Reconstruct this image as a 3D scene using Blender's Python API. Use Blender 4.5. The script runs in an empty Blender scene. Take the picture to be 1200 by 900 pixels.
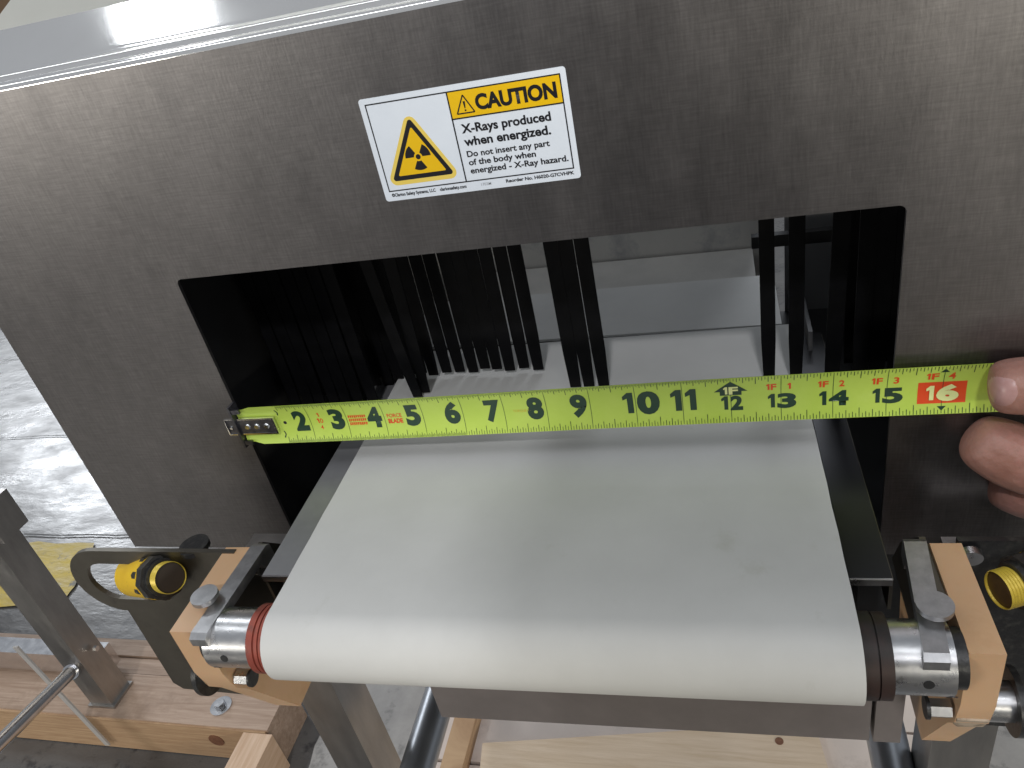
import bpy, bmesh, math, random
from mathutils import Vector, Matrix, noise
from math import sin, cos, pi, radians
random.seed(7)
I = 0.0254          # everything below is written in inches
FZ = -35.5          # the floor's height in those inches (z = 0 near the tunnel's middle)
def P(x, y, z): return Vector((x*I, y*I, (z-FZ)*I))

# ------------------------------------------------------------------ camera, world, lamps
sc = bpy.context.scene
col = sc.collection
cd = bpy.data.cameras.new('camera'); cam = bpy.data.objects.new('camera', cd); col.objects.link(cam)
cam.location = P(11.987, -13.977, 8.647)
cam.rotation_euler = (radians(58.021), radians(10.966), radians(11.834))
cd.sensor_width = 36; cd.lens = 36*898.46/1200; cd.clip_start = .01; cd.clip_end = 200
sc.camera = cam
w = bpy.data.worlds.new('World'); sc.world = w; w.use_nodes = True
w.node_tree.nodes['Background'].inputs[0].default_value = (.86, .92, 1, 1)
w.node_tree.nodes['Background'].inputs[1].default_value = .34
def lamp(name, loc, target, sx, sy, power, colr=(1, .97, .93)):
    d = bpy.data.lights.new(name, 'AREA'); d.shape = 'RECTANGLE'; d.size = sx*I; d.size_y = sy*I
    d.energy = power; d.color = colr
    o = bpy.data.objects.new(name, d); col.objects.link(o); o.location = P(*loc)
    o.rotation_euler = (P(*target)-P(*loc)).to_track_quat('-Z', 'Y').to_euler()
    return o
lamp('high_bay_lamp', (-107, 69, 150), (-107, 69.5, 0), 20, 26, 34, (.93, .97, 1))
lamp('high_bay_lamp', (23, -150, 158), (10, -5, 0), 14, 10, 92, (.98, .98, 1))
lamp('high_bay_lamp', (-10, -50, 150), (-5, -30, 0), 420, 8, 70, (.95, .98, 1))
lamp('front_fill', (-126, -128, 20), (8, -5, -3), 60, 14, 48, (1, .95, .84))  # low fill added on the left to brighten the roller's front
lamp('front_fill', (122, -140, 24), (8, -5, -3), 90, 14, 125, (1, .94, .80))  # second added fill, from the right
lamp('high_bay_lamp', (-345, 262, 150), (-345, 262, 0), 70, 50, 400, (.91, .95, 1))
lamp('high_bay_lamp', (40, 190, 150), (20, 60, 0), 60, 30, 40, (.9, .95, 1))
sc.view_settings.view_transform = 'Standard'; sc.view_settings.look = 'None'
sc.view_settings.exposure = 0; sc.view_settings.gamma = 1
sc.render.engine = 'CYCLES'

# ------------------------------------------------------------------ materials
def mat(name, base, rough=.5, metal=0, **k):
    """base colour with optional blotches, grain, wear and bump; all in object space (metres)"""
    m = bpy.data.materials.new(name); m.use_nodes = True; nt = m.node_tree; N = nt.nodes; L = nt.links
    b = N['Principled BSDF']
    tc = N.new('ShaderNodeTexCoord'); mp = N.new('ShaderNodeMapping'); L.new(tc.outputs['Object'], mp.inputs[0])
    mp.inputs['Scale'].default_value = k.get('stretch', (1, 1, 1))
    mp.inputs['Rotation'].default_value = k.get('rot', (0, 0, 0))
    def nz(scale, detail=4, rg=.6, src=None, dist=0):
        n = N.new('ShaderNodeTexNoise'); n.inputs['Scale'].default_value = scale; n.inputs['Detail'].default_value = detail
        n.inputs['Roughness'].default_value = rg; n.inputs['Distortion'].default_value = dist
        L.new((src or mp).outputs[0 if src is None else 'Object'], n.inputs['Vector']); return n
    def ramp(src, stops):
        r = N.new('ShaderNodeValToRGB'); e = r.color_ramp.elements
        while len(e) < len(stops): e.new(.5)
        for i, (p, c) in enumerate(stops):
            e[i].position = p; e[i].color = (*c, 1) if len(c) == 3 else c
        L.new(src, r.inputs[0]); return r
    b.inputs['Metallic'].default_value = metal
    c2 = k.get('c2'); colr = None
    if c2:
        r = ramp(nz(k.get('cs', 30), 6, .65, dist=k.get('dist', 0)).outputs['Fac'], [(k.get('lo', .35), base), (k.get('hi', .7), c2)]); colr = r.outputs[0]
    if k.get('c3'):     # sharp-edged stains or specks over it
        r3 = ramp(nz(k.get('ss', 12), 8, .7, src=tc).outputs['Fac'], [(k.get('s0', .6), (0, 0, 0)), (k.get('s1', .68), (1, 1, 1))])
        mx = N.new('ShaderNodeMix'); mx.data_type = 'RGBA'; L.new(r3.outputs[0], mx.inputs[0])
        if colr: L.new(colr, mx.inputs[6])
        else: mx.inputs[6].default_value = (*base, 1)
        mx.inputs[7].default_value = (*k['c3'], 1); colr = mx.outputs[2]
    if colr: L.new(colr, b.inputs['Base Color'])
    else: b.inputs['Base Color'].default_value = (*base, 1)
    if k.get('grain'):      # short crossing scratches left by the sheet's brushing
        src_ = b.inputs['Base Color'].links[0].from_socket
        for sx, sy in ((900, 90), (70, 1100)):
            m2 = N.new('ShaderNodeMapping'); L.new(tc.outputs['Object'], m2.inputs[0]); m2.inputs['Scale'].default_value = (sx, 1, sy)
            n2 = N.new('ShaderNodeTexNoise'); n2.inputs['Scale'].default_value = 1; n2.inputs['Detail'].default_value = 3; L.new(m2.outputs[0], n2.inputs['Vector'])
            r2_ = ramp(n2.outputs['Fac'], [(.3, (1-k['grain'],)*3), (.7, (1+k['grain'],)*3)])
            x2 = N.new('ShaderNodeMix'); x2.data_type = 'RGBA'; x2.blend_type = 'MULTIPLY'; x2.inputs[0].default_value = 1
            L.new(src_, x2.inputs[6]); L.new(r2_.outputs[0], x2.inputs[7]); src_ = x2.outputs[2]
        L.new(src_, b.inputs['Base Color'])
    b.inputs['Roughness'].default_value = rough
    if k.get('r2'):
        mr = N.new('ShaderNodeMapRange'); mr.inputs[1].default_value = .3; mr.inputs[2].default_value = .7
        mr.inputs[3].default_value = rough; mr.inputs[4].default_value = k['r2']
        L.new(nz(k.get('rs', 20), 5, .6).outputs['Fac'], mr.inputs[0]); L.new(mr.outputs[0], b.inputs['Roughness'])
    if k.get('bump'):
        bp = N.new('ShaderNodeBump'); bp.inputs['Strength'].default_value = k['bump']; bp.inputs['Distance'].default_value = k.get('bd', .001)
        L.new(nz(k.get('bs', 200), k.get('bdet', 4), .6).outputs['Fac'], bp.inputs['Height']); L.new(bp.outputs[0], b.inputs['Normal'])
    if k.get('coat'): b.inputs['Coat Weight'].default_value = k['coat']; b.inputs['Coat Roughness'].default_value = .15
    if k.get('spec') is not None: b.inputs['Specular IOR Level'].default_value = k['spec']
    if k.get('sss'): b.inputs['Subsurface Weight'].default_value = k['sss']; b.inputs['Subsurface Radius'].default_value = (.004, .0015, .0008)
    return m
PANEL = mat('brushed_panel_steel', (.195, .186, .187), .36, 1, grain=.10, c2=(.218, .207, .208), cs=14, stretch=(3, 3, 1), r2=.46, rs=12, bump=.10, bs=260, bd=.0004,
            c3=(.245, .235, .233), ss=40, s0=.5, s1=.85)
HOOD = mat('polished_hood_steel', (.84, .83, .82), .06, .85, c2=(.90, .89, .88), cs=8, r2=.08, rs=8)
STEEL = mat('machined_steel', (.50, .50, .51), .24, 1, c2=(.60, .60, .61), cs=120, r2=.36, rs=140, bump=.12, bs=500, bd=.0003, c3=(.20, .19, .18), ss=90, s0=.62, s1=.72)
CAST = mat('satin_clamp_steel', (.38, .38, .39), .36, 1, c2=(.50, .50, .51), cs=160, r2=.5, rs=150, bump=.15, bs=500, bd=.0003)
PLATE = mat('dark_bracket_steel', (.14, .13, .11), .42, 1, c2=(.19, .175, .15), cs=25, r2=.5, rs=40, c3=(.10, .09, .08), ss=60, s0=.6, s1=.75)
SIDE = mat('guide_sheet_steel', (.34, .34, .36), .36, 1, c2=(.42, .42, .44), cs=20, r2=.4, bump=.03, bs=300, bd=.0003)
TUBE = mat('brushed_tube_steel', (.36, .345, .33), .3, 1, c2=(.46, .44, .42), cs=14, stretch=(4, 4, 1), r2=.42, rs=20, bump=.05, bs=300, bd=.0003)
BRIGHT = mat('bright_round_steel', (.72, .72, .73), .14, 1, r2=.25, rs=60, c2=(.6, .6, .62), cs=40)
BEAM = mat('dull_cross_member', (.17, .15, .145), .5, .5, c2=(.22, .195, .188), cs=18, bump=.05, bs=300, bd=.0003)
BELT = mat('belt_white', (.53, .53, .52), .46, 0, c2=(.58, .58, .57), cs=14, r2=.55, rs=20, bump=.06, bs=900, bd=.0002, c3=(.47, .47, .44), ss=34, s0=.62, s1=.8, spec=.4)
BELTMARK = mat('belt_scuff', (.44, .44, .40), .5, 0)
RUB = mat('curtain_rubber', (.0035, .0035, .004), .5, 0, spec=.07, c2=(.006, .006, .007), cs=60, r2=.65, rs=60, bump=.1, bs=300, bd=.0004)
BLACK = mat('black_plastic', (.015, .015, .016), .35, 0, c2=(.05, .05, .045), cs=260, lo=.5, hi=.75, bump=.3, bs=500, bd=.0005)
RED = mat('red_rubber', (.30, .060, .035), .5, 0, c2=(.20, .04, .028), cs=60, c3=(.05, .03, .025), ss=70, s0=.52, s1=.68, bump=.1, bs=300, bd=.0004)
REDDK = mat('dark_rubber', (.014, .011, .010), .5, 0, c2=(.04, .018, .014), cs=60, bump=.1, bs=300, bd=.0004)  # near-black rubber for the right roller end
ORANGE = mat('orange_nylon', (.55, .34, .19), .36, 0, c2=(.59, .385, .23), cs=12, r2=.5, bump=.04, bs=200, bd=.0004, c3=(.47, .28, .14), ss=20, s0=.56, s1=.78, sss=.3)
GRIME = mat('grime_tape', (.42, .34, .26), .7, 0, c2=(.16, .12, .08), cs=130, lo=.45, hi=.68)
YEL = mat('yellow_plastic', (.80, .52, .02), .38, 0, c2=(.72, .44, .02), cs=60, c3=(.30, .20, .03), ss=160, s0=.62, s1=.72)
YMET = mat('yellow_thread', (.62, .46, .06), .35, .2, c3=(.2, .15, .04), ss=200, s0=.6, s1=.75)
LENS = mat('sensor_face', (.035, .028, .022), .3)
TAPE = mat('tape_lime', (.47, .64, .09), .34, 0, c2=(.52, .68, .12), cs=40, coat=.5)
TAPEBACK = mat('tape_underside', (.55, .55, .5), .4)
INK = mat('tape_black_ink', (.018, .05, .03), .34, 0, coat=.4)
REDINK = mat('tape_red_ink', (.72, .075, .02), .36, 0, coat=.4)
PALEINK = mat('tape_pale_ink', (.75, .80, .35), .36, 0, coat=.4)
HOOKM = mat('hook_dark_steel', (.10, .10, .12), .3, .9, c2=(.2, .2, .22), cs=200)
CHROME = mat('chrome_edge', (.80, .80, .80), .16, 1)
LWHITE = mat('label_white', (.78, .84, .93), .35, 0, c2=(.74, .80, .89), cs=40, coat=.3)
LBLACK = mat('label_black', (.012, .012, .016), .35)
LYEL = mat('label_yellow', (.86, .53, .005), .35, coat=.3)
LPALE = mat('label_pale_yellow', (.85, .64, .13), .35)
LGREY = mat('label_grey_print', (.42, .44, .48), .4)
SKIN = mat('skin', (.27, .13, .10), .45, 0, c2=(.36, .19, .155), cs=55, r2=.55, rs=200, bump=.6, bs=420, bd=.0007, sss=.2, c3=(.42, .19, .165), ss=30, s0=.55, s1=.75)
NAIL = mat('fingernail', (.35, .19, .175), .36, 0, c2=(.43, .26, .245), cs=90, sss=.1)
FLOOR = mat('worn_concrete', (.065, .062, .06), .18, 0, c2=(.125, .12, .115), cs=3.2, lo=.3, hi=.75, r2=.42, rs=5, bump=.34, bs=6, bd=.006, bdet=5, c3=(.035, .035, .037), ss=22, s0=.53, s1=.64, stretch=(1, 2.2, 1), rot=(0, 0, .2), spec=.6)
PAINT = mat('worn_yellow_paint', (.38, .27, .025), .36, 0, c2=(.55, .40, .03), cs=20, c3=(.12, .11, .08), ss=14, s0=.55, s1=.62, r2=.5, bump=.5, bs=9, bd=.006, bdet=8, stretch=(1, 2.2, 1))
JOINT = mat('dark_joint', (.05, .05, .05), .6)
WOOD = mat('pale_timber', (.30, .205, .145), .6, 0, c2=(.46, .34, .26), cs=10, stretch=(1, 14, 14), dist=.6, bump=.3, bs=60, bd=.001, c3=(.25, .17, .12), ss=9, s0=.54, s1=.72)
WOODY = mat('pale_timber_lengthwise', (.50, .33, .21), .6, 0, c2=(.63, .46, .33), cs=10, stretch=(14, 1, 14), dist=.6, bump=.25, bs=60, bd=.001)
WOODEDGE = mat('sawn_timber_orange', (.33, .20, .11), .6, 0, c2=(.50, .34, .20), cs=12, stretch=(1, 1, 22), dist=.8, bump=.3, bs=60, bd=.001)
KNOT = mat('knot', (.13, .05, .025), .6, 0, c2=(.22, .10, .05), cs=200)
PLY = mat('plywood', (.60, .52, .47), .65, 0, c2=(.68, .59, .53), cs=10, lo=.3, hi=.7, c3=(.44, .37, .33), ss=9, s0=.57, s1=.72, bump=.2, bs=90, bd=.001)
CARD = mat('cardboard', (.46, .28, .15), .8, 0, c2=(.52, .33, .19), cs=8)
CARDDK = mat('dark_cardboard', (.14, .09, .055), .8, 0)
CLEAR = mat('cloudy_strap', (.42, .40, .38), .35, 0)

# ------------------------------------------------------------------ builders
def link(name, bm, m, parent=None, smooth=False, bev=0, seg=2):
    me = bpy.data.meshes.new(name)
    if bev:
        es = [e for e in bm.edges if len(e.link_faces) == 2 and e.calc_face_angle(0) > radians(35)]
        bmesh.ops.bevel(bm, geom=es, offset=bev*I, segments=seg, affect='EDGES', clamp_overlap=True)
    bmesh.ops.recalc_face_normals(bm, faces=bm.faces)
    bm.to_mesh(me); bm.free()
    for mm in (m if isinstance(m, (list, tuple)) else [m]): me.materials.append(mm)
    if smooth:
        me.shade_smooth(); me.set_sharp_from_angle(angle=radians(35))
    o = bpy.data.objects.new(name, me); col.objects.link(o)
    if parent: o.parent = parent; o.matrix_parent_inverse = Matrix.Translation(-world_loc(parent))
    return o
def world_loc(o):
    v = Vector((0, 0, 0))
    while o is not None:
        v = v + o.location + (o.matrix_parent_inverse.to_translation() if o.parent else Vector((0, 0, 0))); o = o.parent
    return v
def empty(name, x, y, z, label, cat, group=None):
    o = bpy.data.objects.new(name, None); col.objects.link(o); o.location = P(x, y, z); o.empty_display_size = .05
    tag(o, label, cat, group); return o
def tag(o, label=None, cat=None, group=None, kind=None):
    for k_, v in (('label', label), ('category', cat), ('group', group), ('kind', kind)):
        if v: o[k_] = v
    return o
def add_box(bm, a, b, rot=None, piv=None):
    vs = []
    for x in (a[0], b[0]):
        for y in (a[1], b[1]):
            for z in (a[2], b[2]):
                v = Vector((x, y, z))
                if rot is not None:
                    pv = Vector(piv) if piv else (Vector(a)+Vector(b))/2
                    v = rot @ (v-pv) + pv
                vs.append(bm.verts.new(P(*v)))
    for f in ((0, 1, 3, 2), (4, 6, 7, 5), (0, 4, 5, 1), (2, 3, 7, 6), (0, 2, 6, 4), (1, 5, 7, 3)):
        bm.faces.new([vs[i] for i in f])
    return bm
def box(name, a, b, m, parent=None, bev=.03, rot=None, piv=None):
    return link(name, add_box(bmesh.new(), a, b, rot, piv), m, parent, False, bev)
def add_cyl(bm, a, b, r, r2=None, n=40, caps=True):
    a = Vector(a); b = Vector(b); r2 = r if r2 is None else r2
    q = (b-a).to_track_quat('Z', 'Y'); R1 = []; R2 = []
    for i in range(n):
        t = 2*pi*i/n; d = q @ Vector((cos(t), sin(t), 0))
        R1.append(bm.verts.new(P(*(a+d*r)))); R2.append(bm.verts.new(P(*(b+d*r2))))
    for i in range(n): bm.faces.new((R1[i], R1[(i+1) % n], R2[(i+1) % n], R2[i]))
    if caps: bm.faces.new(R1[::-1]); bm.faces.new(R2)
    return bm
def cyl(name, a, b, r, m, parent=None, r2=None, bev=.02, n=40):
    return link(name, add_cyl(bmesh.new(), a, b, r, r2, n), m, parent, True, bev)
def add_prism(bm, pts, f0, f1):
    """pts: 2-D outline; f0/f1 turn a 2-D point into a 3-D point on either face"""
    A = [bm.verts.new(P(*f0(*p))) for p in pts]; B = [bm.verts.new(P(*f1(*p))) for p in pts]
    n = len(pts)
    for i in range(n): bm.faces.new((A[i], A[(i+1) % n], B[(i+1) % n], B[i]))
    bm.faces.new(A[::-1]); bm.faces.new(B); return bm
def prism_x(name, pts, x0, x1, m, parent=None, bev=.03, smooth=False):   # outline in (y, z)
    return link(name, add_prism(bmesh.new(), pts, lambda y, z: (x0, y, z), lambda y, z: (x1, y, z)), m, parent, smooth, bev)
def arc(cx, cy, r, a0, a1, n):
    return [(cx+r*cos(radians(a0+(a1-a0)*i/n)), cy+r*sin(radians(a0+(a1-a0)*i/n))) for i in range(n+1)]
def rrect(x0, y0, x1, y1, r, n=6):
    return arc(x1-r, y1-r, r, 0, 90, n)+arc(x0+r, y1-r, r, 90, 180, n)+arc(x0+r, y0+r, r, 180, 270, n)+arc(x1-r, y0+r, r, 270, 360, n)
def plate_with_hole(name, outer, hole, f0, f1, m, parent, bev=0):
    """flat plate with one opening: rings are bridged by filling between the two outlines"""
    bm = bmesh.new()
    layers = []
    for f in (f0, f1):
        O = [bm.verts.new(P(*f(*p))) for p in outer]; H = [bm.verts.new(P(*f(*p))) for p in hole]
        es = [bm.edges.new((L_[i], L_[(i+1) % len(L_)])) for L_ in (O, H) for i in range(len(L_))]
        bmesh.ops.triangle_fill(bm, use_beauty=True, use_dissolve=False, edges=es)
        layers.append((O, H))
    for L_ in (0, 1):
        A = layers[0][L_]; B = layers[1][L_]
        for i in range(len(A)): bm.faces.new((A[i], A[(i+1) % len(A)], B[(i+1) % len(A)], B[i]))
    return link(name, bm, m, parent)
def text_bm(s, bold=0, spacing=1.0, align='CENTER', res=4):
    cu = bpy.data.curves.new('t', 'FONT'); cu.body = s; cu.size = 1; cu.offset = bold; cu.space_character = spacing
    cu.align_x = align; cu.resolution_u = res
    o = bpy.data.objects.new('t', cu); col.objects.link(o)
    dg = bpy.context.evaluated_depsgraph_get(); me = bpy.data.meshes.new_from_object(o.evaluated_get(dg))
    bm = bmesh.new(); bm.from_mesh(me)
    bpy.data.objects.remove(o); bpy.data.curves.remove(cu); bpy.data.meshes.remove(me)
    bmesh.ops.remove_doubles(bm, verts=bm.verts, dist=1e-5)
    return bm
def fit_text(s, u0, u1, v0, v1, bold=.02, spacing=1.0, capref=None):
    """text mesh scaled so that its box is u0..u1 by v0..v1 (v of a capital letter's height)"""
    bm = text_bm(s, bold, spacing, 'LEFT')
    xs = [v.co.x for v in bm.verts]; x0, x1 = min(xs), max(xs)
    H = .729  # cap height of the built-in font at size 1
    for v in bm.verts:
        v.co = Vector((u0+(v.co.x-x0)/(x1-x0)*(u1-u0), v0+v.co.y/H*(v1-v0), 0))
    return bm
# ------------------------------------------------------------------ floor and what lies on it
bm = bmesh.new(); bmesh.ops.create_grid(bm, x_segments=2, y_segments=2, size=60)
o = link('warehouse_floor', bm, FLOOR); tag(o, kind='structure')
def flat(name, pts, z, m, kind='structure'):
    bm = bmesh.new(); bm.faces.new([bm.verts.new(P(x, y, z)) for x, y in pts]); o = link(name, bm, m); tag(o, kind=kind); return o
def ragged(pts, n, amp, seed):
    out = []
    for i, a in enumerate(pts):
        b = pts[(i+1) % len(pts)]
        for j in range(n):
            t = j/n; p = Vector((a[0]+(b[0]-a[0])*t, a[1]+(b[1]-a[1])*t, 0))
            d = noise.noise_vector(p*.35+Vector((seed, 0, 0)))*amp; out.append((p.x+d.x, p.y+d.y))
    return out
flat('floor_marking', ragged([(-140, 22), (-45.5, 22.2), (-48.2, 29.8), (-140, 29.6)], 40, 1.0, 3), FZ+.16, PAINT)
flat('floor_joint', ragged([(-160, 30.9), (40, 30.6), (40, 30.75), (-160, 31.1)], 60, .25, 5), FZ+.17, JOINT)
flat('floor_joint', ragged([(-160, 47.9), (40, 48.0), (40, 48.12), (-160, 48.02)], 60, .25, 9), FZ+.17, JOINT)

# ------------------------------------------------------------------ timber skid on the left
sk = empty('timber_skid', -35, 12, FZ, 'wooden shipping skid of thick beams under the steel post at the lower left', 'skid')
bmx = box('beam', (-75, 10.15, FZ), (-17.3, 13.55, -32), WOOD, sk, .12)
# orange sawn front face as its own thin facing
box('beam_facing', (-75, 10.03, FZ+.1), (-17.45, 10.16, -32.12), WOODEDGE, bmx, .02)
k = cyl('knot', (-21.6, 10.04, -33.4), (-21.6, 9.99, -33.4), .55, KNOT, bmx, n=24, bev=0)
k2 = cyl('knot', (-19.8, 10.04, -34.9), (-19.8, 9.99, -34.9), .3, KNOT, bmx, n=20, bev=0)
box('cross_beam', (-19.0, -20, FZ), (-16.9, 10.0, -32.15), WOODY, sk, .1)
for y0, y1, dz in ((13.75, 15.0, -.25), (15.1, 16.5, -.1)):
    box('plank', (-75, y0, -33.4), (-20.5, y1, -32+dz), WOOD, sk, .06)
b = cyl('washer', (-21.5, 11.55, -32.02), (-21.5, 11.55, -31.9), .72, BRIGHT, sk, bev=.03)
cyl('bolt_head', (-21.5, 11.55, -31.9), (-21.5, 11.55, -31.55), .36, BRIGHT, b, n=6, bev=.04)
# ------------------------------------------------------------------ steel stand standing on the skid
st = empty('steel_stand', -30.3, 11.8, -32, 'brushed steel frame post with a round push bar standing on the wooden skid', 'stand')
box('post', (-31.5, 10.9, -31.8), (-29.7, 12.7, -16.3), TUBE, st, .14)
box('foot_plate', (-31.7, 10.75, -32), (-29.5, 12.85, -31.8), TUBE, st, .03)
box('top_rail', (-60, 10.6, -16.2), (-28.2, 12.5, -13.7), TUBE, st, .14)
box('lower_rail', (-75, 13.0, -31.5), (-31.4, 14.3, -29.6), BRIGHT, st, .18)
pb = link('push_bar', add_cyl(bmesh.new(), (-30.6, 10.8, -27.9), (-21.6, -6.0, -18.2), .42), BRIGHT, st, True, .05)
link('weld_collar', add_cyl(bmesh.new(), (-30.62, 10.85, -27.95), (-30.42, 10.45, -27.7), .52), BRIGHT, pb, True, .05)
cyl('bolt_head', (-29.42, 12.0, -27.2), (-29.2, 12.0, -27.2), .2, BRIGHT, st, n=6)
o = link('hanging_strap', add_box(bmesh.new(), (-31.55, 9.6, -34.6), (-31.15, 9.72, -24.2), Matrix.Rotation(radians(-7), 3, 'Y')), CLEAR)
tag(o, 'thin cloudy plastic strap hanging down in front of the skid beam', 'strap')

flat('pale_floor', ragged([(-16.2, -8), (34, -8), (34, 29), (-14.5, 29)], 30, 1.2, 8), FZ+.16, mat('pale_concrete', (.28, .27, .26), .6, 0, c2=(.40, .385, .365), cs=12, c3=(.16, .155, .15), ss=22, s0=.56, s1=.70, bump=.3, bs=60, bd=.002))
# ------------------------------------------------------------------ pallet under the conveyor
pl = empty('wooden_pallet', 5, 10, FZ, 'pale wooden pallet on the floor beneath the conveyor belt', 'pallet')
for i, (y0, y1) in enumerate(((2, 5.4), (5.6, 9.1), (9.3, 12.9), (13.1, 16.6), (16.8, 20.3))):
    box('deck_board', (-6.6+.3*(i % 2), y0, -32.6), (21.5, y1, -32.0+.03*(i % 3)), PLY, pl, .04)
for x in (-6.3, 6, 18.4): box('bearer', (x, 2, FZ), (x+3, 20.3, -32.62), WOODY, pl, .05)
o = box('loose_stick', (-4.7, 3, -31.95), (-3.4, 14.5, -30.9), WOODEDGE, None, .05); tag(o, 'narrow brown stick lying lengthwise on the pallet boards', 'wood')
o = box('loose_board', (-2.6, 8.6, -31.95), (15.8, 11.4, -31.2), mat('clean_pale_board', (.56, .43, .30), .6, 0, c2=(.68, .55, .42), cs=10, stretch=(1, 14, 14), dist=.6, bump=.25, bs=60, bd=.001), None, .05, Matrix.Rotation(radians(8.5), 3, 'Z')); tag(o, 'pale knotty board lying slantwise on the pallet under the belt', 'board')
cyl('knot', (13.6, 11.5, -31.21), (13.6, 11.5, -31.18), .22, KNOT, o, n=16, bev=0)

# ------------------------------------------------------------------ cartons far behind
o = box('carton', (-74, 62, FZ), (-65.6, 74, 16), CARD, None, .2); tag(o, 'tan cardboard carton in the top left corner behind the hood', 'carton')
o = box('carton', (-65.3, 66, FZ), (-40, 80, 15.5), CARDDK, None, .2); tag(o, 'dark brown carton behind the hood, right of the tan one', 'carton')

# ================================================================== the inspection machine
mc = empty('inspection_machine', 7.5, 6, FZ, 'brushed stainless x-ray inspection machine with a white belt running into its tunnel', 'machine')
XL, XR, ZA = -.08, 15.13, 2.97          # the tunnel opening
XO, XE, ZB = -5.80, 21.0, -5.55         # the front panel's outer edges
outer = [(XO, ZB), (XE, ZB), (XE, 7.46), (XO, 7.46)]
hole = rrect(XL, -4.95, XR, ZA, .14)
plate_with_hole('front_panel', outer, hole, lambda x, z: (x, 0, z), lambda x, z: (x, .09, z), PANEL, mc)
# rolled top edge, hem and sloping hood sheet: one profile drawn along x
prof = [(0, 7.462)] + [(.20-.20*cos(radians(a)), 7.462+.15*sin(radians(a))) for a in range(8, 91, 8)] + \
       [(.24, 7.58), (.27, 7.565), (.31, 7.575)] + [(.42-.09*cos(radians(a)), 7.60+.13*sin(radians(a))) for a in range(10, 100, 12)]
prof += [(.50, 7.785)] + [(.54+1.08*t, 7.812+.688*t) for t in (0, .03, .5, .97, 1)]
bm = bmesh.new(); low = [(y+.05, z-.09) for y, z in prof][::-1]; low[-1] = (.09, 7.462)
add_prism(bm, prof+low, lambda y, z: (XO, y, z), lambda y, z: (XE, y, z))
link('hood_sheet', bm, HOOD, mc, True)
bm = bmesh.new()
add_prism(bm, [(-5.2, 7.3), (XE, 7.3), (XE, 26), (12, 26), (-1.2, 9.9), (-3.9, 8.4)], lambda x, z: (x, 1.64+(z-7.3)*.28, z), lambda x, z: (x, 1.84+(z-7.3)*.28, z))
link('cabinet_panel', bm, mat('cabinet_steel', (.50, .51, .49), .4, .7, c2=(.56, .57, .55), cs=10), mc, False, .03)
# hood sides and the lead-lined tunnel
box('hood_side', (XO, .1, ZB), (XO+.09, 16, 7.3), PANEL, mc, 0)
box('hood_side', (XE-.09, .1, ZB), (XE, 16, 7.3), PANEL, mc, 0)
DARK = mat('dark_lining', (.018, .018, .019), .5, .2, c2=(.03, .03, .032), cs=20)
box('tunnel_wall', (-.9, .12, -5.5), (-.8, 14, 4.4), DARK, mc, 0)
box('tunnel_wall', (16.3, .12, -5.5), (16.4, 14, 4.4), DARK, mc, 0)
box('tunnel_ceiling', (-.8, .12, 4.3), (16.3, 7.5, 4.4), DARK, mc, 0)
# curtain: two rows of narrow rubber strips
def strip(xb, y, zb, wdt=.33, lean=0, yl=0, part='curtain_strip'):
    bm = bmesh.new(); n = 6; th = .05; top = 4.2; vs = []
    for i in range(n+1):
        t = i/n; z = zb+(top-zb)*t; xx = xb+lean*(1-t)**1.6; yy = y+yl*(1-t)**2
        hw = wdt/2*(1 if i else .8)
        vs.append([bm.verts.new(P(xx-hw, yy, z)), bm.verts.new(P(xx+hw, yy, z)), bm.verts.new(P(xx+hw, yy+th, z)), bm.verts.new(P(xx-hw, yy+th, z))])
        if i == 0:  # softly rounded foot
            vs[0][0].co.z += 0
    for a, b_ in zip(vs, vs[1:]):
        for j in range(4): bm.faces.new((a[j], a[(j+1) % 4], b_[(j+1) % 4], b_[j]))
    bm.faces.new(vs[0]); bm.faces.new(vs[-1][::-1])
    return link(part, bm, RUB, mc, False, .015, 1)
x = 6.93; i = 0
while x > -.7:
    strip(x, 3.6+random.uniform(-.03, .03), -2.15+(random.uniform(-.04, .07) if x > 2.7 else -.6), .355, random.uniform(-.03, .03), random.uniform(-.08, .1)); x -= .385; i += 1
for x in (8.10, 8.46, 8.83): strip(x, 2.6, -2.2, .35, random.uniform(-.02, .02))
strip(3.25, 2.6, -2.2, .33, .42, -.1); strip(3.95, 2.7, -2.2, .33, -.12)
for x in [2.2-.4*i for i in range(7)]: strip(x, 2.6, -2.6, .36, random.uniform(-.05, .05))
strip(12.93, 2.6, -2.2, .33); strip(13.57, 2.6, -2.2, .34, -.02); strip(14.50, 2.6, -2.6, .36, -.17, -.1)
for x in (15.02, 15.38, 15.75, 16.1): strip(x, 2.6, -2.6, .37, random.uniform(-.04, .0))
for x in (14.95, 15.35, 15.75, 16.1): strip(x, 3.7, -2.6, .37)
box('shade_backing', (-.8, 4.3, -2.6), (2.9, 4.36, 4.2), RUB, mc, 0)  # added sheet, keeps the gaps between the left strips dark
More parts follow.
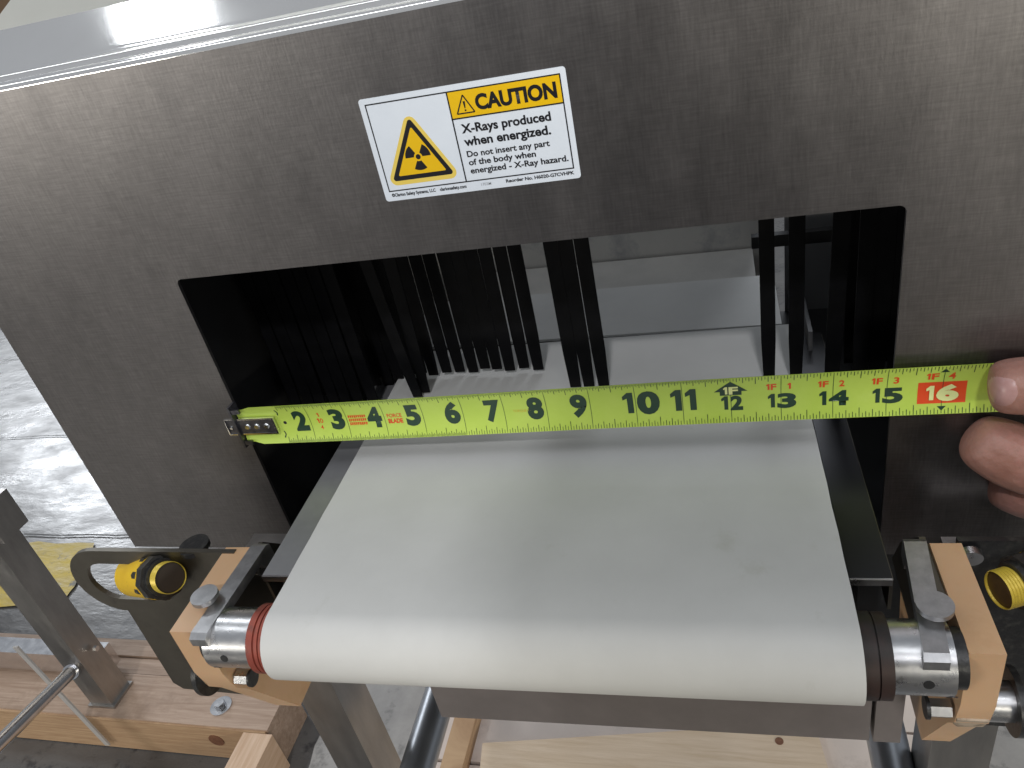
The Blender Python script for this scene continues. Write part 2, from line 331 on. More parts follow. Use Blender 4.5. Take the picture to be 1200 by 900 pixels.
# far end of the tunnel: transfer plate, guide wall, cross bar and window frame
box('transfer_plate', (2.2, 5.5, -2.42), (13.45, 8.6, -2.34), mat('transfer_plate_steel', (.58, .58, .575), .45, .15, c2=(.68, .68, .67), cs=6), mc, .02)
box('transfer_plate', (2.2, 8.75, -3.2), (13.0, 12.4, -3.1), mat('worn_transfer_plate', (.60, .585, .56), .5, .1, c2=(.52, .51, .49), cs=26, ss=26), mc, .02)
box('guide_wall', (14.0, 4.2, -3.4), (14.1, 9.5, -1.9), mat('guide_wall_steel', (.12, .12, .125), .5, .4), mc, .01)
box('rear_plate', (-.8, 12.5, -5.5), (13.25, 12.6, 4.3), mat('rear_plate_steel', (.70, .68, .65), .5, .1, c2=(.80, .78, .75), cs=8, c3=(.42, .42, .44), ss=16, s0=.52, s1=.7), mc, .01)
box('cross_bar', (12.9, 10.2, -2.15), (15.5, 10.5, -1.75), DARK, mc, .02)
box('rear_plate', (14.05, 12.0, -9), (16.3, 12.1, 4.3), mat('rear_dark_steel', (.32, .32, .33), .5, .4), mc, .01)

# ---- the conveyor, turned about a degree
YAW = 1.089
CY, SY = cos(radians(YAW)), sin(radians(YAW))
def cv(x, y, z): lx = x-8.3; return (8.3+lx*CY-y*SY, lx*SY+y*CY, z)
def cbox(name, a, b, m, parent=mc, bev=.03):
    bm = bmesh.new(); pts = [(a[0], a[1]), (b[0], a[1]), (b[0], b[1]), (a[0], b[1])]
    add_prism(bm, pts, lambda x, y: cv(x, y, a[2]), lambda x, y: cv(x, y, b[2])); return link(name, bm, m, parent, False, bev)
def ccyl(name, a, b, r, m, parent=mc, bev=.02, n=48, r2=None): return cyl(name, cv(*a), cv(*b), r, m, parent, r2, bev, n)
XB0, XB1 = 2.75, 13.75; YR, RR, ZT = -4.89, .805, -2.27; ZC = ZT-RR
th = .07; YF = 5.0
loop = [(YF, ZT)] + [(YF-(YF-YR)*i/14, ZT) for i in range(1, 14)] + [(YR+RR*cos(radians(a)), ZC+RR*sin(radians(a))) for a in range(90, 271, 9)]
loop += [(YF, ZC-RR)] + [(YF+RR*cos(radians(a)), ZC+RR*sin(radians(a))) for a in range(-81, 82, 9)]
cy_, cz_ = sum(p[0] for p in loop)/len(loop), ZC
def inner(y, z):
    yc = min(max(y, YR), YF); d = Vector((y-yc, z-ZC)); d = d.normalized()*(RR-th); return (yc+d.x, ZC+d.y)
bm = bmesh.new(); rings = []
for p in loop:
    q = inner(*p); n_ = .012*noise.noise(Vector((p[0]*1.3, p[1], 4)))
    rings.append([bm.verts.new(P(*cv(XB0+n_, *p))), bm.verts.new(P(*cv(XB1+n_, *p))), bm.verts.new(P(*cv(XB1+n_, *q))), bm.verts.new(P(*cv(XB0+n_, *q)))])
for i in range(len(rings)):
    a = rings[i]; b = rings[(i+1) % len(rings)]
    for j in range(4): bm.faces.new((a[j], a[(j+1) % 4], b[(j+1) % 4], b[j]))
belt = link('conveyor_belt', bm, BELT, mc, True)
# rollers: red rubber body showing past the belt's edges
for yy in (YR, YF):
    ccyl('roller', (XB0+.04, yy, ZC), (XB1-.04, yy, ZC), RR-th-.01, STEEL)
rl = bmesh.new()
for a, b_, r in ((2.34, 2.48, .70), (2.48, 2.53, .665), (2.53, 2.60, .71), (2.60, 2.64, .67), (2.64, 2.79, .725)):
    add_cyl(rl, cv(a, YR, ZC), cv(b_, YR, ZC), r, n=56)
link('roller_end', rl, RED, mc, True)['label'] = 'red grooved rubber roller end, left'
rl = bmesh.new()
for a, b_, r in ((13.72, 13.80, .73), (13.80, 13.97, .725), (13.97, 14.0, .68), (14.0, 14.2, .715)):
    add_cyl(rl, cv(a, YR, ZC), cv(b_, YR, ZC), r, n=56)
link('roller_end', rl, REDDK, mc, True)['label'] = 'near-black roller end, right'

# side guide sheets beside the belt
for xa, xb_, s in ((1.93, 2.72, 1), (13.80, 14.5, -1)):
    g = cbox('side_guide', (xa, -3.72, -2.53), (xb_, 5.0, -2.47), mat('guide_sheet_lit', (.26, .26, .27), .42, .45, c2=(.33, .33, .34), cs=20) if s > 0 else mat('guide_sheet_dark_reflection', (.03, .03, .034), .38, .6, c3=(.25, .25, .25), ss=150, s0=.74, s1=.78))  # one steel; the right copy's colour carries its dark reflections
    cbox('front_lip', (xa, -3.77, -2.62), (xb_, -3.722, -2.475), BRIGHT if s > 0 else STEEL, g, .015)
    cbox('side_skirt', ((xa, xb_)[s < 0]-.03, -3.7, -3.3), ((xa, xb_)[s < 0]+.03, 5.0, -2.535), PLATE, g, .01)
    cbox('frame_rail', (xa+.2, -3.5, -5.2), (xb_-.15, 5.0, -2.9), DARK)
# bearing blocks with clamp bars
def block(x0, x1, s, skew, xkn):
    """s = +1: the side that looks towards the belt is +x (left block)"""
    prof = [(-5.18, -2.6), (-5.2, -3.9), (-5.08, -4.55), (-4.82, -4.95), (-3.75, -7.15), (-1.6, -7.1), (-1.3, -5.2), (-2.75, -2.6)]
    bm = bmesh.new(); add_prism(bm, prof, lambda y, z: cv(x0, y, z), lambda y, z: cv(x1, y, z))
    bl = link('bearing_block', bm, ORANGE, mc, True, .09, 4)
    ins, out = (x1, x0) if s > 0 else (x0, x1)
    a, b_ = sorted((ins+s*.08, ins+s*.46))
    # clamp bar lies along the block's top inner edge, its nose turned down in front
    cp = [(-2.72, -2.9), (-2.72, -2.52), (-2.85, -2.45), (-5.3, -2.45), (-5.42, -2.53), (-5.42, -2.72), (-5.33, -2.80), (-5.15, -2.80), (-5.1, -2.68), (-3.2, -2.68), (-3.1, -2.9)]
    sk_ = lambda y: skew*(-2.8-y)/2.6
    bm = bmesh.new(); add_prism(bm, cp, lambda y, z: cv(a+sk_(y), y, z), lambda y, z: cv(b_+sk_(y), y, z))
    link('clamp_bar', bm, CAST, bl, False, .03)
    # inner cheek plate behind the shaft
    a2, b2 = sorted((ins+s*.01, ins+s*.12))
    bm = bmesh.new(); add_prism(bm, [(-4.2, -2.68), (-2.5, -2.68), (-1.4, -3.9), (-.9, -4.9), (-2.6, -5.0), (-3.4, -4.9), (-4.1, -4.2)], lambda y, z: cv(a2, y, z), lambda y, z: cv(b2, y, z))
    link('cheek_plate', bm, PLATE, bl, False, .03)
    xk = ins+xkn
    kb = ccyl('clamp_knob', (xk, -4.5, -2.44), (xk, -4.5, -2.32), .17, STEEL, bl)
    ccyl('clamp_cap', (xk, -4.5, -2.33), (xk, -4.5, -2.23), .29, CAST, bl, .04)
    # bearing collar on the shaft
    bm = bmesh.new(); c0, c1 = (ins+.14, 2.36) if s > 0 else (14.18, ins-.2)
    ccyl('gap_shade_ring', (ins, YR, ZC), (ins+s*.22, YR, ZC), .5, BLACK, bl)  # black ring added for the dark gap between collar and block
    add_cyl(bm, cv(c0, YR, ZC), cv(c1, YR, ZC), .61, n=56)
    link('shaft_collar', bm, STEEL, bl, True, .05)
    ang = radians(222)
    for xx, an in ((ins+s*.22, 215), (ins+s*.62, 172)):
        dd = Vector((0, cos(radians(an)), sin(radians(an))))
        c = Vector((xx, YR, ZC))+dd*.60
        cyl('set_screw_hole', cv(*(c)), cv(*(c+dd*.018)), .085, BLACK, bl, bev=.005, n=20)
    # hex screw under the collar
    sx = ins+s*.05
    ccyl('hex_screw', (sx, -4.95, -4.35), (sx+s*.34, -4.95, -4.35), .17, STEEL, bl, .02, 6)
    ccyl('screw_washer', (sx+s*.34, -4.95, -4.35), (sx+s*.40, -4.95, -4.35), .2, BLACK, bl, .01, 24)
    ccyl('cheek_screw', (ins+s*.12, -3.0, -3.1), (ins+s*.2, -3.0, -3.1), .12, STEEL, bl, .02, 24)
    # pivot stub on the outer side
    oa = out-s*.02; ob = out-s*.62
    ccyl('pivot_stub', (oa, -4.3, -5.0), (ob, -4.3, -5.0), .36, STEEL, bl, .04)
    ccyl('stub_washer', (ob, -4.25, -5.05), (ob-s*.12, -4.25, -5.05), .62, BLACK, bl, .03)
    return bl
block(.42, 1.12, 1, -.12, -.10); rb = block(15.33, 15.86, -1, -.25, -.36)
bm = bmesh.new(); add_prism(bm, [(15.35, -.02), (15.84, -.02), (15.84, .42), (15.45, .50), (15.35, .3)],
    lambda x, t: cv(x, -5.1+t*.40-.03, -4.42-t*.95), lambda x, t: cv(x, -5.1+t*.40-.0, -4.42-t*.95+.03))
link('grime_patch', bm, GRIME, rb)

# cross member under the belt and the short end piece
g = cbox('cross_member', (4.78, -3.6, -7.5), (14.38, -2.2, -6.0), BEAM, mc, .05)
cbox('cross_member', (14.46, -3.62, -7.5), (14.98, -2.2, -5.7), BEAM, mc, .05)
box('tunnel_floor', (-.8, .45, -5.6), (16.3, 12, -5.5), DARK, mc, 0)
box('shade_cover', (1.2, .3, -9.2), (16.2, .4, -5.5), DARK, mc, 0)  # added dark sheet, hides the floor below the panel
# legs and lower rails
for x0, x1 in ((-.68, .62), (16.15, 17.45)):
    box('leg', (x0, -2.0, FZ), (x1, -.7, -4.3), TUBE, mc, .1)
for xc in (2.35, 15.55):
    link('lower_rail', add_cyl(bmesh.new(), (xc+.15, -8.0, -12.3), (xc, 12, -12.3), .52), mat('satin_round_tube', (.45, .47, .50), .32, 1, r2=.42, rs=30), mc, True, .03)
for xc in (0, 16.8):
    for y in (24, ): box('leg', (xc-.65, y, FZ), (xc+.65, y+1.3, -5.6), TUBE, mc, .1)

# ---- sensor bracket on the left: plate with a slotted arm
Yb = -3.1
zt, zl = -2.57, -4.72; rr_ = (zt-zl)/2; xc_ = -3.29; zc_ = (zt+zl)/2
outl = [(.8, zt)] + arc(xc_, zc_, rr_, 90, 270, 18) + [(-3.32, zl), (-3.42, -7.7), (-3.2, -7.95), (.5, -8.1)]
hole = arc(xc_+.04, zc_, .64, 90, 270, 16) + arc(-2.0, zc_, .64, -90, 90, 10)
plate_with_hole('sensor_bracket', outl, hole, lambda x, z: (x, Yb, z), lambda x, z: (x, Yb+.12, z), PLATE, mc)
outr = [(15.92, -2.75), (18.9, -2.75), (18.9, -8.3), (16.9, -8.3), (16.4, -6.4), (15.92, -6.0)]
bm = bmesh.new(); add_prism(bm, outr, lambda x, z: (x, -2.4, z), lambda x, z: (x, -2.28, z)); link('sensor_bracket', bm, BLACK, mc, False, .02)
cyl('bracket_knob', (-.5, -2.8, -2.74), (-.5, -2.8, -2.62), .36, BLACK, mc, bev=.05)
def sensor(c, d, k=1, face=LENS):
    c = Vector(c); d = Vector(d).normalized()
    s_ = link('sensor', add_cyl(bmesh.new(), c-d*1.75, c-d*.30, .60*k, n=40), YEL, mc, True, .04)
    nb = bmesh.new(); add_cyl(nb, c-d*.32*k, c+d*.02, .62*k, n=9); add_cyl(nb, c+d*.02, c+d*.16*k, .50*k, n=22); add_cyl(nb, c-d*.60*k, c-d*.36*k, .63*k, n=8)
    link('lock_nut', nb, BLACK, s_, False, .03)
    t = bmesh.new()
    for i in range(5): add_cyl(t, c+d*k*(.16+i*.07), c+d*k*(.16+i*.07+.035), .40*k, .42*k, 36, False); add_cyl(t, c+d*k*(.195+i*.07), c+d*k*(.23+i*.07), .42*k, .40*k, 36, False)
    link('thread', t, YMET, s_, True)
    cyl('lens', c+d*k*.36, c+d*k*.44, .385*k, face, s_, bev=.01)
    return s_
sensor((-1.22, -3.38, -3.12), (.90, -.36, .36), .9)
s2 = sensor((16.62, -3.45, -2.72), (-.92, -.38, .0), .82, mat('sensor_amber', (.05, .03, .015), .4, 0, c2=(.12, .07, .02), cs=100))
cyl('cable', (18.3, -2.9, -3.2), (19.3, -2.2, -8), .16, BLACK, mc)
cyl('bracket_screw', (16.12, -2.45, -3.0), (16.12, -2.6, -3.02), .2, STEEL, mc)

# ---- caution label
LX, LZ, LW, LH = 5.56, 4.17, 3.96, 1.99
def on_label(d): return lambda u, v: (LX+u, -.004-d, LZ+v)
def lab(name, bm, m, d, parent):
    for v in bm.verts: v.co = P(LX+v.co.x, -.004-d, LZ+v.co.y)
    me_o = link(name, bm, m, parent); return me_o
def poly2(bm, pts): bm.faces.new([bm.verts.new(Vector((u, v, 0))) for u, v in pts]); return bm
def bar2(bm, a, b, w_):
    a = Vector(a); b = Vector(b); d = (b-a).normalized(); n = Vector((-d.y, d.x))*w_/2
    return poly2(bm, [(a-n)[:], (b-n)[:], (b+n)[:], (a+n)[:]])
bm = bmesh.new(); add_prism(bm, rrect(0, 0, LW, LH, .06), on_label(0), on_label(.010))
label = link('warning_label', bm, LWHITE, mc, False); label['label'] = 'white and yellow caution sticker about X-rays'
IB, IT, IL, IR, DV = .20, LH-.115, .12, LW-.115, 1.74; BD = IT-.49
bm = poly2(bmesh.new(), [(DV, BD), (IR, BD), (IR, IT), (DV, IT)]); lab('yellow_band', bm, LYEL, .011, label)
bm = bmesh.new()
for a, b_ in (((IL, IB), (IR, IB)), ((IL, IT), (IR, IT)), ((IL, IB-.012), (IL, IT+.012)), ((IR, IB-.012), (IR, IT+.012))): bar2(bm, a, b_, .024)
lab('border_line', bm, LBLACK, .0125, label)
bm = bar2(bmesh.new(), (DV, IB), (DV, IT), .026); bar2(bm, (DV, BD), (IR, BD), .026); lab('divider_line', bm, LBLACK, .0135, label)
def ltext(s, u0, u1, v0, cap, bold=.02, m=LBLACK, name='lettering'): return lab(name, fit_text(s, u0, u1, v0, v0+cap, bold), m, .014, label)
ltext('CAUTION', DV+.50, IR-.09, BD+.115, .265, .045)
ltext('X-Rays produced', DV+.13, IR-.27, BD-.27, .165, .03)
ltext('when energized.', DV+.13, IR-.31, BD-.51, .165, .03)
ltext('Do not insert any part', DV+.13, IR-.37, BD-.72, .115, .025)
ltext('of the body when', DV+.13, IR-.66, BD-.88, .115, .025)
ltext('energized - X-Ray hazard.', DV+.13, IR-.07, BD-1.04, .115, .025)
ltext('©Clarion Safety Systems, LLC', IL+.03, 1.08, .085, .065, .03)
ltext('clarionsafety.com', 1.17, 1.72, .085, .065, .03)
ltext('1703M', 2.02, 2.22, .085, .055, .01, LGREY)
ltext('Reorder No. H6020-G7CVHPK', 2.52, IR-.0, .085, .065, .03)
def tri(cx, vb, wd, ht, r, n=5):     # rounded triangle outline, apex up
    A, B, C_ = Vector((cx, vb+ht)), Vector((cx-wd/2, vb)), Vector((cx+wd/2, vb)); out = []
    pts = [A, B, C_]
    for i in range(3):
        p, q, s_ = pts[i], pts[(i-1) % 3], pts[(i+1) % 3]
        d1 = (q-p).normalized(); d2 = (s_-p).normalized(); half = d1.angle(d2)/2
        c = p+(d1+d2).normalized()*(r/sin(half)); t1 = p+d1*(r/math.tan(half)); t2 = p+d2*(r/math.tan(half))
        a1 = math.atan2((t1-c).y, (t1-c).x); a2 = math.atan2((t2-c).y, (t2-c).x)
        while a2 < a1: a2 += 2*pi
        for k_ in range(n+1): a = a1+(a2-a1)*k_/n; out.append((c.x+r*cos(a), c.y+r*sin(a)))
    return out
TX = .90
lab('hazard_triangle', poly2(bmesh.new(), tri(TX, .30, 1.56, 1.40, .13)), LPALE, .0112, label)
lab('hazard_triangle', poly2(bmesh.new(), tri(TX, .385, 1.30, 1.17, .05)), LBLACK, .0120, label)
lab('hazard_triangle', poly2(bmesh.new(), tri(TX, .475, 1.00, .90, .02)), LYEL, .0130, label)
bm = bmesh.new(); tc = (TX, .80)
for a0 in (-90, 30, 150):
    o_ = arc(*tc, .26, a0-30, a0+30, 10); i_ = arc(*tc, .085, a0+30, a0-30, 6); poly2(bm, o_+i_)
poly2(bm, arc(*tc, .05, 0, 345, 18)); lab('radiation_symbol', bm, LBLACK, .0145, label)
bm = bmesh.new(); a_, b_, c_ = (DV+.12, BD+.08), (DV+.46, BD+.08), (DV+.29, BD+.40)
for p, q in ((a_, b_), (b_, c_), (c_, a_)): bar2(bm, p, q, .024)
poly2(bm, [(DV+.268, BD+.29), (DV+.28, BD+.165), (DV+.30, BD+.165), (DV+.312, BD+.29)]); poly2(bm, arc(DV+.29, BD+.13, .018, 0, 330, 10))
lab('alert_symbol', bm, LBLACK, .0140, label)

# ================================================================== measuring tape
tp = empty('measuring_tape', 8, -.2, -1, 'lime yellow steel tape measure blade stretched across the tunnel opening', 'tape measure')
HW = .565
def tz(u): return -1.045+.0129*u
def tpt(u, v, off=0): return (u, -.13-.30*v*v-off-.02*sin(u*.4), tz(u)+v)
bm = bmesh.new(); rows = []
us = [.02, .25, .5] + [.5+.5*i for i in range(1, 48)]
nv = 14
for s_ in (0, -.012):
    R_ = []
    for u in us:
        hw = HW*(1 if u > .3 else .88)
        R_.append([bm.verts.new(P(*tpt(u, -hw+2*hw*j/nv, -s_ if s_ else 0))) for j in range(nv+1)])
    rows.append(R_)
for R_ in rows:
    for a, b_ in zip(R_, R_[1:]):
        for j in range(nv): bm.faces.new((a[j], a[j+1], b_[j+1], b_[j]))
blade = link('tape_blade', bm, TAPE, tp, True)
def tmap(bm, off):
    for v in bm.verts: v.co = P(*tpt(v.co.x, v.co.y, off))
    return bm
def split_long(bm, mx=.06):   # finer outline so print follows the blade's curve
    for _ in range(5):
        es = [e for e in bm.edges if (e.verts[0].co-e.verts[1].co).length > mx]
        if not es: break
        bmesh.ops.subdivide_edges(bm, edges=es, cuts=1)
    bmesh.ops.triangulate(bm, faces=bm.faces); return bm
def tprint(name, bm, m, off=.017): return link(name, tmap(split_long(bm, .12), off), m, blade)
def one(u0, u1, v0, cap):
    st = cap*.24; return [(u1-st, v0), (u1, v0), (u1, v0+cap), (u1-st*.9, v0+cap), (u0, v0+cap*.80), (u0+.005, v0+cap*.62), (u1-st, v0+cap*.70)]
def ttext(s, uc, v0, cap, wd, m=INK, bold=.05, name='printed_number', off=.017):
    if s[0] == '1' and s != '10F':
        # the figure 1 has a flag, unlike the built-in font's plain bar
        n = len(s); w1 = cap*.42; g = cap*.14; bm = bmesh.new()
        rest = s[1:]
        if rest == '1': wr = w1; poly2(bm, one(uc+g/2+.0, uc+g/2+w1, v0, cap)); poly2(bm, one(uc-g/2-w1, uc-g/2, v0, cap))
        elif rest:
            wr = wd-w1-g; poly2(bm, one(uc-wd/2, uc-wd/2+w1, v0, cap))
            t_ = fit_text(rest, uc+wd/2-wr, uc+wd/2, v0, v0+cap, bold); me = bpy.data.meshes.new('t'); t_.to_mesh(me); t_.free(); bm.from_mesh(me)
        else: poly2(bm, one(uc-w1/2, uc+w1/2, v0, cap))
        return tprint(name, bm, m, off)
    return tprint(name, fit_text(s, uc-wd/2, uc+wd/2, v0, v0+cap, bold), m, off)
for n_ in range(2, 10): ttext(str(n_), n_-.26, -.22, .56, .38, bold=.055)
ttext('10', 10.12, -.24, .55, .80, bold=.055); ttext('11', 11.02, -.24, .55, .56, bold=.055)
for n_ in (12, 13, 14, 15): ttext(str(n_), n_+.02, -.27, .33, .56 if n_ > 12 else .44, bold=.05)
for n_ in (13, 14, 15):
    ttext('1F', n_-.19, .17, .16, .20, REDINK, .03, 'printed_feet'); ttext(str(n_-12), n_+.16, .17, .16, .10, REDINK, .03, 'printed_feet')
ttext('1F', 15.80, .22, .16, .22, REDINK, .03, 'printed_feet'); ttext('4', 16.14, .22, .16, .12, REDINK, .03, 'printed_feet')
bm = bmesh.new(); bmesh.ops.create_grid(bm, x_segments=6, y_segments=10, size=.5)
for v in bm.verts: v.co = Vector((15.99+v.co.x*.86, -.095+v.co.y*.49, 0))
link('red_box', tmap(bm, .016), REDINK, blade)
ttext('16', 16.0, -.26, .33, .58, PALEINK, .06, off=.030)
for s_ in (1, -1):
    tprint('stud_mark', poly2(bmesh.new(), [(15.92, s_*.40), (16.08, s_*.40), (16.0, s_*.49)]), INK, .0195)
# house-shaped foot mark over the 12
tprint('foot_mark', poly2(bmesh.new(), [(11.66, .18), (12.0, .46), (12.34, .18), (12.22, .18), (12.22, .08), (11.78, .08), (11.78, .18)]), INK, .0165)
ttext('1F', 12.0, .12, .20, .30, PALEINK, .04, 'printed_feet', .032)
# small red print between the first inches
ttext('1', 2.27, .13, .12, .05, REDINK, .01, 'small_print'); ttext('10', 2.27, -.06, .14, .16, REDINK, .01, 'small_print'); ttext('4', 2.27, -.24, .12, .07, REDINK, .01, 'small_print')
bm = bmesh.new(); random.seed(3)
for r_ in range(3):
    for c_ in range(9):
        u0 = 3.05+c_*.053; v0 = -.17+r_*.105; poly2(bm, [(u0, v0), (u0+.04, v0+random.uniform(0, .03)), (u0+.045, v0+.08), (u0+.008, v0+.085)])
tprint('small_print', bm, REDINK)
ttext('FORCE', 4.27, .0, .11, .38, REDINK, .02, 'small_print'); ttext('BLADE', 4.27, -.16, .12, .38, REDINK, .05, 'small_print')
ttext('TORQUE 15', 7.42, -.05, .07, .42, mat('faded_red_ink', (.62, .45, .05), .4), .0, 'small_print')
# graduations along both edges
bm = bmesh.new()
for i in range(16*2+8, 24*16*2):
    u = i/32
    if u > 12 and i % 2: continue
    j = i % 32
    ln = .0 if j == 0 else .20 if j == 16 else .155 if j % 8 == 0 else .115 if j % 4 == 0 else .085 if j % 2 == 0 else .055
    if j == 0: continue
    wv = .012 if j % 4 == 0 else .010
    for s_ in (1, -1):
        if s_ < 0 and i % 2 and u > 6: continue
        poly2(bm, [(u-wv/2, s_*HW*.985), (u+wv/2, s_*HW*.985), (u+wv/2, s_*(HW*.985-ln)), (u-wv/2, s_*(HW*.985-ln))])
o = link('graduations', tmap(bm, .0175), INK, blade); o['kind'] = 'stuff'
for n_ in range(2, 24): link('inch_line', tmap(split_long(bar2(bmesh.new(), (n_, -HW*.97), (n_, HW*.97), .010), .1), .0172), INK, blade)
bm = bmesh.new()
for s_ in (1, -1): bar2(bm, (1.17, s_*.24), (1.20, s_*.33), .03); bar2(bm, (1.20, s_*.33), (1.15, s_*.42), .03)
o = link('end_marks', tmap(split_long(bm, .1), .0172), INK, blade); o['kind'] = 'stuff'
# end hook
hk = bmesh.new()
def hbox(bm, u0, u1, v0, v1, y0, y1): return add_box(bm, (u0, y0, tz(0)+v0), (u1, y1, tz(0)+v1))
hook = link('end_hook', hbox(bmesh.new(), -.02, 1.02, -.21, .21, -.25, -.19), HOOKM, tp, False, .05, 3)
bm = bmesh.new(); hbox(bm, -.07, -.01, -.62, .62, -.32, .02); link('hook_lip', bm, HOOKM, hook, False, .04)
bm = bmesh.new(); hbox(bm, -.34, -.06, -.22, .22, -.23, -.17); link('hook_tongue', bm, HOOKM, hook, False, .05, 3)
bm = bmesh.new()
for u0, u1, v0, v1 in ((0, 1.06, .20, .245), (0, 1.06, -.245, -.20), (1.015, 1.065, -.22, .22), (-.37, -.335, -.22, .22), (-.36, -.05, .215, .24), (-.36, -.05, -.24, -.215), (-.05, -.02, -.24, .24)):
    hbox(bm, u0, u1, v0, v1, -.262, -.20)
link('bright_rim', bm, CHROME, hook, False, .01)
for u in (.25, .52, .80):
    link('rivet', add_cyl(bmesh.new(), (u, -.25, tz(0)), (u, -.285, tz(0)), .085, .06, 20), CHROME, hook, True, .01)
link('rivet', add_cyl(bmesh.new(), (-.24, -.23, tz(0)-.03), (-.24, -.262, tz(0)-.03), .05, .04, 20), CHROME, hook, True, .01)
link('blade_hole', add_cyl(bmesh.new(), tpt(1.28, 0, .012), tpt(1.28, 0, .018), .045, None, 20), HOOKM, hook, False)
for s_ in (1, -1):
    link('hook_wing', hbox(bmesh.new(), -.02, .22, s_*.48-.06, s_*.48+.06, -.30, -.24), HOOKM, hook, False, .03)

# ================================================================== the hand
def skin_chain(pts, rad, sub=2):
    me = bpy.data.meshes.new('c'); me.from_pydata([P(*p) for p in pts], [(i, i+1) for i in range(len(pts)-1)], [])
    o = bpy.data.objects.new('c', me); col.objects.link(o)
    m_ = o.modifiers.new('s', 'SKIN'); m_.use_smooth_shade = True
    for i, v in enumerate(me.skin_vertices[0].data): r = rad[i]; r = (r, r) if not isinstance(r, tuple) else r; v.radius = (r[0]*I, r[1]*I); v.use_root = (i == len(pts)-1)
    s_ = o.modifiers.new('d', 'SUBSURF'); s_.levels = sub; s_.render_levels = sub
    dg = bpy.context.evaluated_depsgraph_get(); r_ = bpy.data.meshes.new_from_object(o.evaluated_get(dg))
    bpy.data.objects.remove(o); return r_
def ellips(c, r, rot=None):
    bm = bmesh.new(); bmesh.ops.create_uvsphere(bm, u_segments=24, v_segments=16, radius=1)
    for v in bm.verts:
        q = Vector((v.co.x*r[0], v.co.y*r[1], v.co.z*r[2]));
        if rot is not None: q = rot @ q
        v.co = P(*(q+Vector(c)))
    me = bpy.data.meshes.new('e'); bm.to_mesh(me); bm.free(); return me
parts = [
    # thumb, nail side towards the camera
    skin_chain([(16.62, -.60, -.56), (16.85, -.62, -.55), (17.35, -.68, -.50), (17.95, -.74, -.52), (18.6, -.82, -.72), (19.3, -.85, -1.4), (20.0, -.8, -2.4)], [.44, .56, .60, .55, .60, .70, .85]),
    # index: pad pressed under the tape's lower edge
    skin_chain([(16.48, -.46, -1.76), (16.70, -.50, -1.90), (17.2, -.56, -2.2), (17.75, -.62, -2.5), (18.3, -.55, -2.75), (19.1, -.50, -2.9), (20.1, -.5, -3.1)], [.45, .62, .72, .70, .64, .65, .7]),
    # middle finger curled below and behind it
    skin_chain([(17.10, -.28, -3.16), (17.28, -.32, -3.22), (17.75, -.36, -3.40), (18.3, -.38, -3.55), (19.1, -.4, -3.7), (20.1, -.45, -3.8)], [.40, .52, .60, .58, .6, .65]),
    skin_chain([(18.0, -.25, -4.2), (18.4, -.3, -4.3), (19.1, -.35, -4.4), (20.2, -.45, -4.5)], [.45, .52, .55, .6]),
    skin_chain([(18.7, -.3, -4.95), (19.1, -.35, -5.0), (19.6, -.4, -5.05), (20.4, -.5, -5.1)], [.40, .45, .48, .55]),
    skin_chain([(20.0, -.6, -3.2), (21.2, -.9, -3.7), (22.6, -1.6, -4.3), (23.8, -3.2, -4.9), (25.2, -7.0, -4.9), (26.5, -10.8, -4.5)], [(.7, 1.5), (.8, 1.8), (.8, 1.5), (.9, 1.2), (1.4, 1.6), (1.7, 1.9)]),
    ellips((20.6, -.75, -3.4), (1.25, .62, 1.75)),
]
bm = bmesh.new()
for p_ in parts: bm.from_mesh(p_)
me = bpy.data.meshes.new('person'); bm.to_mesh(me); bm.free()
tmp = bpy.data.objects.new('person', me); col.objects.link(tmp)
md = tmp.modifiers.new('r', 'REMESH'); md.mode = 'VOXEL'; md.voxel_size = .035*I*1.2
ms = tmp.modifiers.new('sm', 'SMOOTH'); ms.factor = .5; ms.iterations = 5
dg = bpy.context.evaluated_depsgraph_get(); hm = bpy.data.meshes.new_from_object(tmp.evaluated_get(dg)); bpy.data.objects.remove(tmp)
hm.materials.clear(); hm.materials.append(SKIN); hm.shade_smooth()
# skin creases at the joints: shallow grooves across the index and thumb
def groove(c, d, w_, depth, R_):
    c = P(*c); d = Vector(d).normalized()
    for v in hm.vertices:
        q = v.co-c
        if q.length < R_*I:
            t = abs(q.dot(d))/(w_*I)
            if t < 1: v.co -= v.normal*depth*I*(1-t*t)*(1-(q.length/(R_*I))**2)
for cpt, dr in (((17.5, -1.05, -2.35), (.8, 0, -.5)), ((17.62, -1.05, -2.42), (.8, 0, -.5)), ((17.75, -1.15, -.52), (1, 0, .1)), ((17.88, -1.15, -.5), (1, 0, -.1)), ((18.0, -1.1, -.5), (1, 0, .05))):
    groove(cpt, dr, .035, .028, .45)
hand = bpy.data.objects.new('person', hm); col.objects.link(hand)
tag(hand, 'person at the right edge whose bare hand pinches the tape, fingers curled below', 'person')
# thumbnail: a curved shield laid on the thumb's camera side
from mathutils.bvhtree import BVHTree
bvh = BVHTree.FromPolygons([v.co for v in hm.vertices], [p.vertices[:] for p in hm.polygons])
bm = bmesh.new(); G = []; nd = Vector((-.35, -1, .12)).normalized()
for i in range(13):
    t = i/12; R_ = []
    hw = .31*math.sqrt(max(.04, 1-abs(2*t-1)**3.2))
    for j in range(11):
        s_ = -1+2*j/10; p = P(16.50+.52*t, -.95, -.44+s_*hw+.05*t)
        hit = bvh.ray_cast(p+nd*2*I, -nd)
        q = hit[0] if hit[0] is not None else p
        R_.append(bm.verts.new(q+nd*I*(.018-.024*abs(s_)**4-.02*t**5)))
    G.append(R_)
for a, b_ in zip(G, G[1:]):
    for j in range(10): bm.faces.new((a[j], a[j+1], b_[j+1], b_[j]))
link('fingernail', bm, NAIL, hand, True)

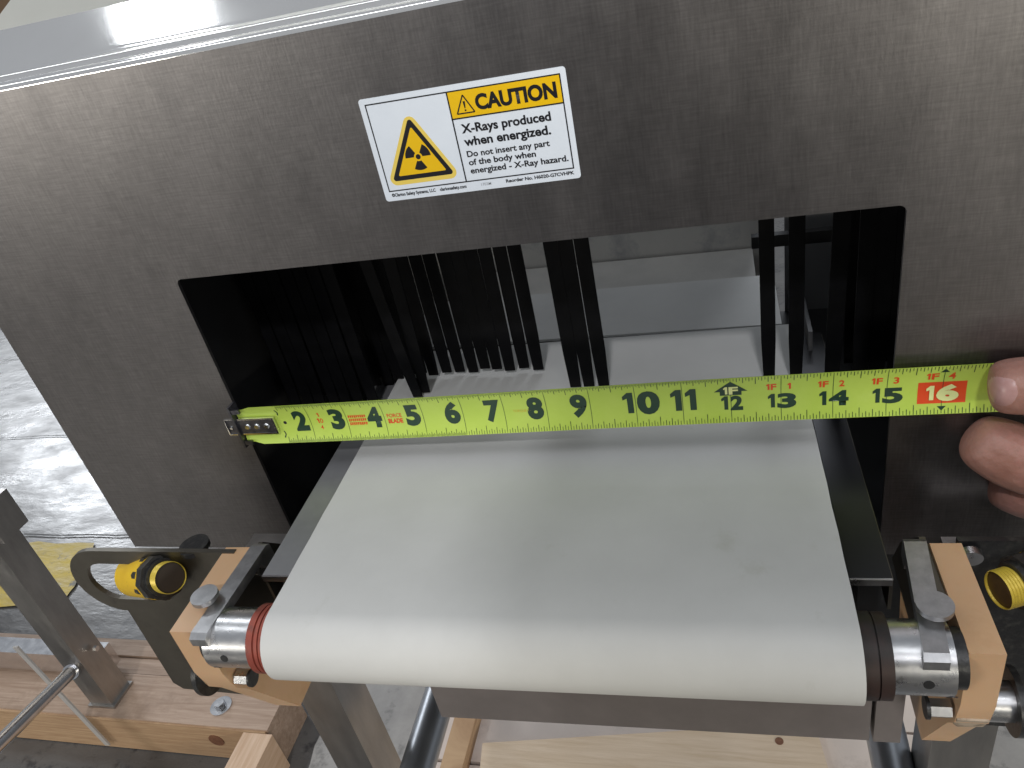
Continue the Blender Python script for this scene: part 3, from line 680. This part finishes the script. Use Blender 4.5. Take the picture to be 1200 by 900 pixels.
# the rest of the photographer, bent forward behind the camera; casts the soft shadow on the belt
CLOTH = mat('dark_work_jacket', (.03, .035, .05), .9, 0, c2=(.045, .05, .07), cs=30)
DENIM = mat('dark_trousers', (.03, .035, .06), .9, 0)
HAIR = mat('dark_hair', (.03, .02, .015), .6, 0)
def body_part(name, chains, m, vox):
    bm = bmesh.new()
    for c in chains: bm.from_mesh(c)
    me = bpy.data.meshes.new(name); bm.to_mesh(me); bm.free()
    t = bpy.data.objects.new(name, me); col.objects.link(t)
    r = t.modifiers.new('r', 'REMESH'); r.mode = 'VOXEL'; r.voxel_size = vox*I
    q = t.modifiers.new('s', 'SMOOTH'); q.iterations = 4
    dg = bpy.context.evaluated_depsgraph_get(); h = bpy.data.meshes.new_from_object(t.evaluated_get(dg)); bpy.data.objects.remove(t)
    h.materials.clear(); h.materials.append(m); h.shade_smooth()
    o = bpy.data.objects.new(name, h); col.objects.link(o); o.parent = hand; return o
body_part('jacket', [
    skin_chain([(12.5, -33, -5), (12.5, -31, 0), (12.5, -27.5, 5), (12.5, -24.8, 9.2)], [(7, 5), (7.5, 5), (8.5, 5.4), (6, 4)]),
    skin_chain([(12.5, -25, 8.5), (19.5, -23.5, 8.0), (24.5, -17, 2.5), (26.6, -11, -4.2), (25.4, -7.4, -4.8)], [3.6, 3.2, 2.7, 2.5, 2.2]),
    skin_chain([(12.5, -25, 8.5), (5.5, -24, 8.0), (3.2, -21.5, -1), (8.0, -17.5, 4.8)], [3.6, 3.2, 2.7, 2.0])], CLOTH, .6)
body_part('trousers', [
    skin_chain([(12.5, -33, -4), (8.6, -32.5, -8), (7.8, -29, -20), (7.4, -31, -33)], [5.5, 4.6, 3.2, 2.6]),
    skin_chain([(12.5, -33, -4), (16.4, -32.5, -8), (17.2, -29, -20), (17.6, -31, -33)], [5.5, 4.6, 3.2, 2.6])], DENIM, .7)
body_part('head', [skin_chain([(12.5, -24.5, 9.5), (12.5, -23.4, 13.5)], [2.6, 2.4]), ellips((12.5, -22.6, 18.6), (3.1, 3.9, 4.6), Matrix.Rotation(radians(15), 3, 'X')),
    ellips((12.5, -18.9, 17.4), (.5, .8, .9)), ellips((9.3, -22.8, 18.0), (.4, .8, 1.2)), ellips((15.7, -22.8, 18.0), (.4, .8, 1.2))], SKIN, .3)
body_part('hair', [ellips((12.5, -23.4, 19.8), (3.35, 3.9, 4.1), Matrix.Rotation(radians(15), 3, 'X'))], HAIR, .4)
for sx in (7.4, 17.6):
    o = link('shoe', add_prism(bmesh.new(), rrect(sx-2, -33.5, sx+2, -22.5, 1.6), lambda x, y: (x, y, FZ+.02), lambda x, y: (x, y, FZ+3.4)), BLACK, hand, True, .8, 3)
